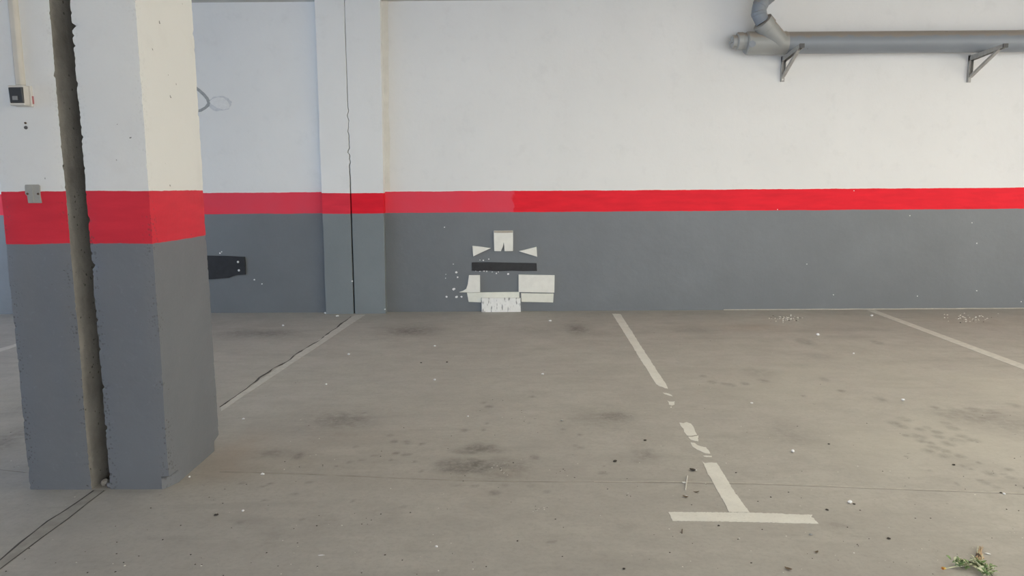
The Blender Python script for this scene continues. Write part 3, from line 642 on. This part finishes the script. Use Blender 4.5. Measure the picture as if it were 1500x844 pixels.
mark('parking_line', [[(-420, 640), (-30, 525.5)] + jag((-30, 525.5), (40, 502.5), 5, .3, 7) + jag((40, 499), (-30, 519.5), 5, .3, 8) + [(-420, 632)]], M['line_dull'], 'short bit of parking line left of the column')

def ribbon(g, px, wid, z=.0012, m=0, seed=0, wob=.25, step=.03):
    """narrow strip on the floor following photo points; WID in metres"""
    P = [on_z(x, y) for x, y in px]; pts = []
    for a, b in zip(P, P[1:]):
        k = max(1, int((b - a).length / step)); pts += [a.lerp(b, i / k) for i in range(k)]
    pts.append(P[-1]); L, Rr = [], []
    for i, q in enumerate(pts):
        d = (pts[min(i + 1, len(pts) - 1)] - pts[max(i - 1, 0)]); d.z = 0; d.normalize(); nrm = Vector((-d.y, d.x, 0))
        w = wid * (1 + wob * 2 * noise.noise(Vector((q.x * 9, q.y * 9, seed)))); s = wid * wob * 2 * noise.noise(Vector((q.x * 5, q.y * 5, seed + 9)))
        L.append(q + nrm * (w / 2 + s)); Rr.append(q - nrm * (w / 2 - s))
    n = len(pts); v = [Vector((p_.x, p_.y, z)) for p_ in L] + [Vector((p_.x, p_.y, z)) for p_ in Rr] + [Vector((p_.x, p_.y, .0001)) for p_ in L] + [Vector((p_.x, p_.y, .0001)) for p_ in Rr]
    f = []
    for i in range(n - 1): f += [(i, i + 1, n + i + 1, n + i), (i, i + 1, 2 * n + i + 1, 2 * n + i), (n + i, n + i + 1, 3 * n + i + 1, 3 * n + i)]
    f += [(0, n, 3 * n, 2 * n), (n - 1, 2 * n - 1, 4 * n - 1, 3 * n - 1)]
    g.add(v, f, m)
g = Geo()      # joint across the floor
J = [(-60, 684), (0, 688.5), (38, 692.5)]
ribbon(g, J, .006, .0010, 0, 1)
J = [(322, 691.5), (350, 692.2), (412, 693.5), (500, 697), (585, 701), (700, 705), (800, 706), (932, 707), (1041, 708.5), (1100, 709)]
ribbon(g, J, .0085, .0010, 0, 2, .4)
ribbon(g, [(1095, 709.2), (1200, 713), (1300, 717), (1400, 720.5), (1510, 725.2)], .0055, .0010, 0, 3)
ribbon(g, [(870, 705.4), (960, 705.6), (1060, 707), (1200, 711.2), (1300, 715.4), (1400, 719.0), (1510, 722.8)], .0062, .0011, 1, 4)
tag(g.build('trim_4', [M['sealant'], M['sealant_light']]), 'thin saw cut joint running across the whole floor', 'floor joint', kind='structure')
g = Geo()      # wide joint running from the column towards the camera, and its crack beyond the column
quad = [(150, 716.5), (146, 716.5), (-70, 884), (-40, 884)]
q = [(137, 718), (105, 741), (60, 772), (0, 822), (-60, 872), (-40, 872), (0, 836), (50, 797), (110, 752), (156, 718)]
floor_poly(g, q, .0008, 1)
ribbon(g, [(137, 719), (118, 733), (90, 752), (70, 764), (62, 770), (30, 795), (0, 820), (-60, 868)], .006, .0013, 0, 5, .45, .02)
ribbon(g, [(153, 719), (130, 736), (100, 760), (60, 789), (0, 834), (-50, 874)], .005, .0013, 0, 6, .2, .02)
ribbon(g, [(514, 464), (487, 484.5), (462, 502), (435, 518), (425, 527), (400, 541), (380, 554), (373, 560), (345, 581), (322, 596.5)], .011, .0020, 0, 7, .8, .03)
tag(g.build('trim_5', [M['crack'], M['sealant']]), 'wide movement joint in the floor running through the column to the pilaster', 'floor joint', kind='structure')
g = Geo(); ribbon(g, [(1060, 454.3), (1200, 453.6), (1290, 453.2), (1400, 452.6), (1500, 452)], .012, .008, 0, 8, .5, .05)
tag(g.build('trim_6', M['sealant_light']), 'pale mortar line where the right part of the wall meets the floor', 'mortar line', kind='structure')

# ------------------------------------------------------------------ litter on the floor
GR = 'small litter on the garage floor'
def crumb(px, py, wpx, mat, label, name='plaster_crumb', cat='crumb', squash=.55):
    c = on_z(px, py); s = wpx / 2 * ((c - EYEP).dot(FW)) / FOC * .86
    o = blob(name, c, s, M[mat], int(px * 3 + py), None, squash, 2)
    for v in o.data.vertices: v.co -= c
    o.location = c; return tag(o, label, cat, GR)
for a in [(384.8, 696, 7, 'glue', 'white crumb on the cross joint, right of the column'),
          (356, 749.3, 5, 'glue', 'white crumb on open floor, below the one on the joint beside the column'),
          (639.5, 802, 6, 'glue', 'white crumb on the floor near bottom centre left'),
          (1161, 662.7, 8, 'glue', 'flat white crumb in the bay right of the broken line, above the T'),
          (1245, 737.3, 8, 'glue', 'large white crumb to the right of the T end, below the joint'),
          (1471, 724.5, 5, 'glue', 'white crumb sitting on the joint near right edge'),
          (1322.7, 587.5, 6, 'glue', 'pale crumb on dusty floor above the oval stains at right'),
          (1250.7, 519, 5, 'glue', 'pale crumb in the right hand bay, mid way to the wall'),
          (1198, 492, 7, 'glue', 'flat pale crumb right of the orange stain near the wall'),
          (1277, 463.5, 5, 'glue', 'white crumb beside the top of the slanting right line'),
          (1101, 591.5, 5, 'glue', 'white crumb right of the broken line, level with its upper flakes'),
          (806, 471, 5, 'glue', 'white crumb near the wall, right of the foam pads'),
          (795, 549, 5, 'glue', 'pale crumb in the middle bay between foam pads and joint'),
          (685.6, 610.7, 4.5, 'glue', 'white crumb above the big oil stain'),
          (637, 557.6, 5, 'glue', 'white crumb in the middle bay, left of centre'),
          (637, 507.7, 4, 'glue', 'white crumb below the oil mark left of the foam pads'),
          (478, 564, 5, 'glue', 'pale crumb right of the faded left line, half way down'),
          (510.7, 520, 5, 'glue', 'pale crumb just right of the faded left line, near the wall'),
          (414.7, 478, 5, 'glue', 'white crumb between column and pilaster, near the wall'),
          (356.8, 614.7, 5, 'glue', 'white crumb beside the lower end of the faded left line'),
          (477, 459.5, 5, 'glue', 'white crumb at the left foot of the pilaster'),
          (494.5, 464, 5, 'glue', 'pale crumb in front of the pilaster foot'),
          (823, 617, 4, 'plate', 'grey crumb on the floor left of the shadowy oil mark'),
          (1187.5, 784, 6, 'plate', 'flat pale crumb below the right end of the T'),
          (277.6, 699.5, 4.5, 'glue', 'white crumb against the lower side of the column')]:
    crumb(*a)
for a in [(900.8, 676.3, 7, 'dark_chip', 'black chip left of the broken line, above the joint'),
          (944.8, 646, 6, 'dark_chip', 'small dark chip above the faint round stain in the middle'),
          (914, 834, 6, 'dark_chip', 'dark chip at the bottom edge near the centre'),
          (317, 755.5, 8, 'dark_chip', 'pair of dark chips to the right of the column front'),
          (1211.5, 747.5, 6, 'dark_chip', 'dark chip just above the right end of the T'),
          (1302, 789.6, 6, 'dark_chip', 'dark chip left of the uprooted weed, on bare floor'),
          (1466, 722.5, 5, 'dark_chip', 'dark chip on the joint beside the white crumb near right edge'),
          (1251, 739, 5, 'dark_chip', 'dark chip touching the large white crumb'),
          (1129, 728.8, 4, 'dark_chip', 'dark speck right of the line stem'),
          (1397, 681.6, 6, 'dark_chip', 'dark chip among the oval stains at right'),
          (758, 793, 4, 'dark_chip', 'dark speck on the lower floor, left of centre'),
          (1078, 693, 4, 'dark_chip', 'dark speck right beside the line stem'),
          (617, 532, 4, 'dark_chip', 'dark speck in the middle bay, left of another one'),
          (654.7, 531, 4, 'dark_chip', 'dark speck in the middle bay, right of another one'),
          (1214, 651, 4, 'dark_chip', 'dark speck above the flat white crumb at right'),
          (1053, 770.5, 4, 'dark_chip', 'dark speck just under the T bar')]:
    crumb(*a, name='dark_chip', cat='chip', squash=.35)
def curl(px, py, L, W_, rot, mat, label, name='dry_leaf', lift=.35, cat='leaf'):
    c = on_z(px, py); k = ((c - EYEP).dot(FW)) / FOC; L *= k; W_ *= k; v = []; n = 8; f = []
    for i in range(n + 1):
        t = i / n; w = W_ * math.sin(math.pi * min(max(t, .04), .96)) ** .8; zc = L * lift * (2 * t - 1) ** 2
        for s in (-1, 0, 1):
            q = Matrix.Rotation(rot, 3, 'Z') @ Vector(((t - .5) * L, s * w, zc * .6 + abs(s) * w * .45 + .0012)); v.append(c + q)
    for i in range(n):
        for s in (0, 1): f.append((i * 3 + s, i * 3 + s + 1, i * 3 + s + 4, i * 3 + s + 3))
    o = put(name, [x - c for x in v], f, M[mat], smooth=True); o.location = c
    m = o.modifiers.new('thick', 'SOLIDIFY'); m.thickness = .0008; return tag(o, label, cat, GR)
curl(1154.7, 835, 11, 3.2, -.7, 'dry_leaf', 'narrow dark dry leaf at the bottom edge, right of centre')
curl(1196, 810, 8, 2, .6, 'dry_leaf', 'thin brown dry leaf below the T, right side')
curl(1014.5, 690, 10, 4, -.8, 'dark_chip', 'curled dark leaf left of the line stem, above the joint')
curl(1019, 690, 4, 2, .5, 'glue', 'tiny white paper flake touching the curled dark leaf', 'paper_flake', cat='paper')
curl(1004, 729, 8, 2.6, -.5, 'dry_leaf', 'curled brown leaf below the joint, left of the line stem')
curl(1005, 727.5, 4, 1.6, -.3, 'glue', 'tiny white flake on the curled leaf left of the stem', 'paper_flake', cat='paper')
curl(1002.3, 708.5, 6, 3.4, .9, 'glue', 'white folded paper flake on the joint beside a pale twig', 'paper_flake', cat='paper')
curl(1020, 722, 9, 1.6, .1, 'dry_leaf', 'thin dry leaf crumbled below the joint left of the stem')
curl(470.7, 814.7, 10, 1.6, .1, 'glue', 'white sliver of paper at the bottom, left of centre', 'paper_flake', .1, 'paper')
curl(1446.7, 812, 8, 2, -.6, 'glue', 'white sliver of paper beside the uprooted weed', 'paper_flake', .1, 'paper')
def twig(name, P, r, mat, label):
    pts = [on_z(x, y) + Vector((0, 0, h)) for x, y, h in P]; c = pts[0].copy(); c.z = 0
    o = Geo().tube([q - c for q in pts], r, 8).build(name, M[mat]); o.location = c; return tag(o, label, 'twig', GR)
twig('twig', [(1004, 719, .003), (1005.5, 709, .006), (1007, 698, .003)], .0028, 'line_dull', 'pale straight twig lying across the joint left of the line stem')
twig('twig', [(999, 782, .0018), (999.5, 776, .0018)], .0016, 'dry_leaf', 'tiny brown twig under the left part of the T')
# crumbled plaster beside the wall
def crumbs(x0, x1, y0, y1, n, label, seed):
    rs = random.Random(seed); g = Geo()
    for _ in range(n):
        x = (x0 + x1) / 2 + rs.gauss(0, .28) * (x1 - x0); y = (y0 + y1) / 2 + rs.gauss(0, .28) * (y1 - y0); c = on_z(x, y); s = rs.uniform(.003, .011) * (1 if y1 < 500 else .42)
        top = c + Vector((rs.uniform(-.3, .3) * s, rs.uniform(-.3, .3) * s, s * .9)); k = rs.randint(4, 6)
        r = [c + Vector((math.cos(6.283 * i / k + s) * s * rs.uniform(.7, 1.2), math.sin(6.283 * i / k + s) * s * rs.uniform(.7, 1.2), .0005)) for i in range(k)]
        g.add(r + [top], [tuple(range(k))] + [(i, (i + 1) % k, k) for i in range(k)], 0 if rs.random() < .8 else 1)
    return tag(g.build('plaster_crumbs', [M['line'], M['dark_chip']]), label, 'crumbs', kind='stuff')
crumbs(1134, 1172, 463, 471, 60, 'spill of white plaster crumbs by the wall, left of the slanting line', 1)
crumbs(1390, 1452, 460, 472, 60, 'thin spill of plaster crumbs by the wall, near right edge', 2)
crumbs(715, 760, 674, 696, 16, 'loose grit lying in the big oil stain', 3)
crumbs(772, 806, 738, 750, 8, 'loose grit just below the joint in the middle of the floor', 4)
rs = random.Random(11); g = Geo()
for _ in range(420):
    x, y = rs.uniform(0, 1500), 470 + 374 * rs.random() ** .8; c = on_z(x, y)
    if -2.25 < c.x < -1.5 and -4.8 < c.y < -4.1: continue
    s = rs.uniform(.0015, .0042); k = 5
    r = [c + Vector((math.cos(6.283 * i / k) * s * rs.uniform(.6, 1.3), math.sin(6.283 * i / k) * s * rs.uniform(.6, 1.3), .0003)) for i in range(k)]
    g.add(r + [c + Vector((0, 0, s * .7))], [tuple(range(k))] + [(i, (i + 1) % k, k) for i in range(k)], 0 if rs.random() < .35 else 1)
tag(g.build('floor_grit', [M['line'], M['dark_chip']]), 'fine grit and specks scattered all over the floor', 'grit', kind='stuff')

# ------------------------------------------------------------------ uprooted weed at bottom right
wc = on_z(1428, 830)
wd = empty('uprooted_weed', wc, 'uprooted weed with green leaves, brown root and yellow flower, lying at bottom right', 'plant')
def leaf_geo(g, base, d, L, wdt, up, m, rs):
    d = d.normalized(); side = d.cross(Vector((0, 0, 1))); side = side.normalized() if side.length > .01 else Vector((1, 0, 0)); v = []
    tw = rs.uniform(-.7, .7); side = (Matrix.Rotation(tw, 3, d) @ side)
    n = 5; prof = (.15, .8, 1., .85, .5, .05); nn = side.cross(d).normalized()
    for i in range(n + 1):
        t = i / n; c = base + d * L * t + Vector((0, 0, up * L * math.sin(math.pi * t * .8)))
        for s in (-1, 0, 1): v.append(c + side * (s * wdt * prof[i]) + nn * (abs(s) * wdt * .35))
    for q in v: q.z = max(q.z, .001)
    g.add(v, [(i * 3 + s, i * 3 + s + 1, i * 3 + s + 4, i * 3 + s + 3) for i in range(n) for s in (0, 1)], m)
def foliage(name, pts, n, seed, spread):
    rs = random.Random(seed); g = Geo()
    for i in range(n):
        t = rs.random(); a, b = pts; c = on_z(a[0] + (b[0] - a[0]) * t, a[1] + (b[1] - a[1]) * t) + Vector((rs.gauss(0, spread), rs.gauss(0, spread * .7), rs.uniform(.003, .022)))
        an = rs.uniform(0, 6.283); d = Vector((math.cos(an), math.sin(an), rs.uniform(-.1, .6)))
        leaf_geo(g, c, d, rs.uniform(.012, .024), rs.uniform(.003, .0055), .25, 0 if rs.random() < .6 else 1, rs)
    o = g.build(name, [M['leaf'], M['leaf_pale']], wd, True); m = o.modifiers.new('thick', 'SOLIDIFY'); m.thickness = .0006; return o
foliage('foliage', ((1399, 831), (1418, 832)), 62, 4, .010)
foliage('foliage', ((1430, 829), (1452, 842)), 66, 5, .009)
foliage('foliage', ((1436, 838), (1446, 848)), 30, 8, .010)
def stem(name, P, r, mat):
    pts = [on_z(x, y) + Vector((0, 0, h)) for x, y, h in P]; return Geo().tube(pts, r, 8).build(name, M[mat], wd, True)
stem('stem', [(1402, 817.5, .002), (1411, 823, .006), (1424, 828, .008), (1434, 831, .008)], [.0012, .0018, .0026, .003], 'stem')
stem('stem', [(1385, 836, .008), (1395, 834, .008), (1412, 832, .008), (1430, 830, .009)], [.0016, .002, .0024, .003], 'leaf_pale')
stem('stem', [(1430, 830, .008), (1440, 836, .008), (1454, 845, .004)], [.003, .0024, .0015], 'stem')
g = Geo(); rs = random.Random(9)        # root clump: many thin rootlets gathered to a point
for i in range(34):
    bx, by = rs.uniform(1425, 1440), rs.uniform(822, 830); tx, ty = 1436.5 + rs.gauss(0, 2.0), rs.uniform(802, 816)
    a, b = on_z(bx, by) + Vector((0, 0, rs.uniform(.003, .018))), on_z(tx, ty) + Vector((0, 0, rs.uniform(.002, .012)))
    mid = a.lerp(b, .5) + Vector((rs.gauss(0, .003), rs.gauss(0, .003), rs.uniform(0, .006)))
    g.tube([a, mid, b], [.0014, .0011, .0005], 6, m=0 if rs.random() < .7 else 1)
g.build('root', [M['root'], M['leaf_pale']], wd)
o = blob('root_crown', on_z(1433, 819.5) + Vector((0, 0, .003)), .011, M['dry_leaf'], 77, wd, .8, 2); blob('root_crown', on_z(1437, 820) + Vector((0, 0, .003)), .008, M['root'], 78, wd, .8, 2)
fc = on_z(1381.5, 837.5) + Vector((0, 0, .007)); g = Geo(); rs = random.Random(3)
for i in range(26):
    an = i * 2.4; d = Vector((math.cos(an), math.sin(an) * .8, .35 + .5 * (i % 3))); leaf_geo(g, fc, d, rs.uniform(.007, .011), .0032, .1, 0 if math.cos(an) > -.1 else 1, rs)
o = g.build('flower', [M['petal_y'], M['petal_o']], wd, True); m = o.modifiers.new('thick', 'SOLIDIFY'); m.thickness = .0005
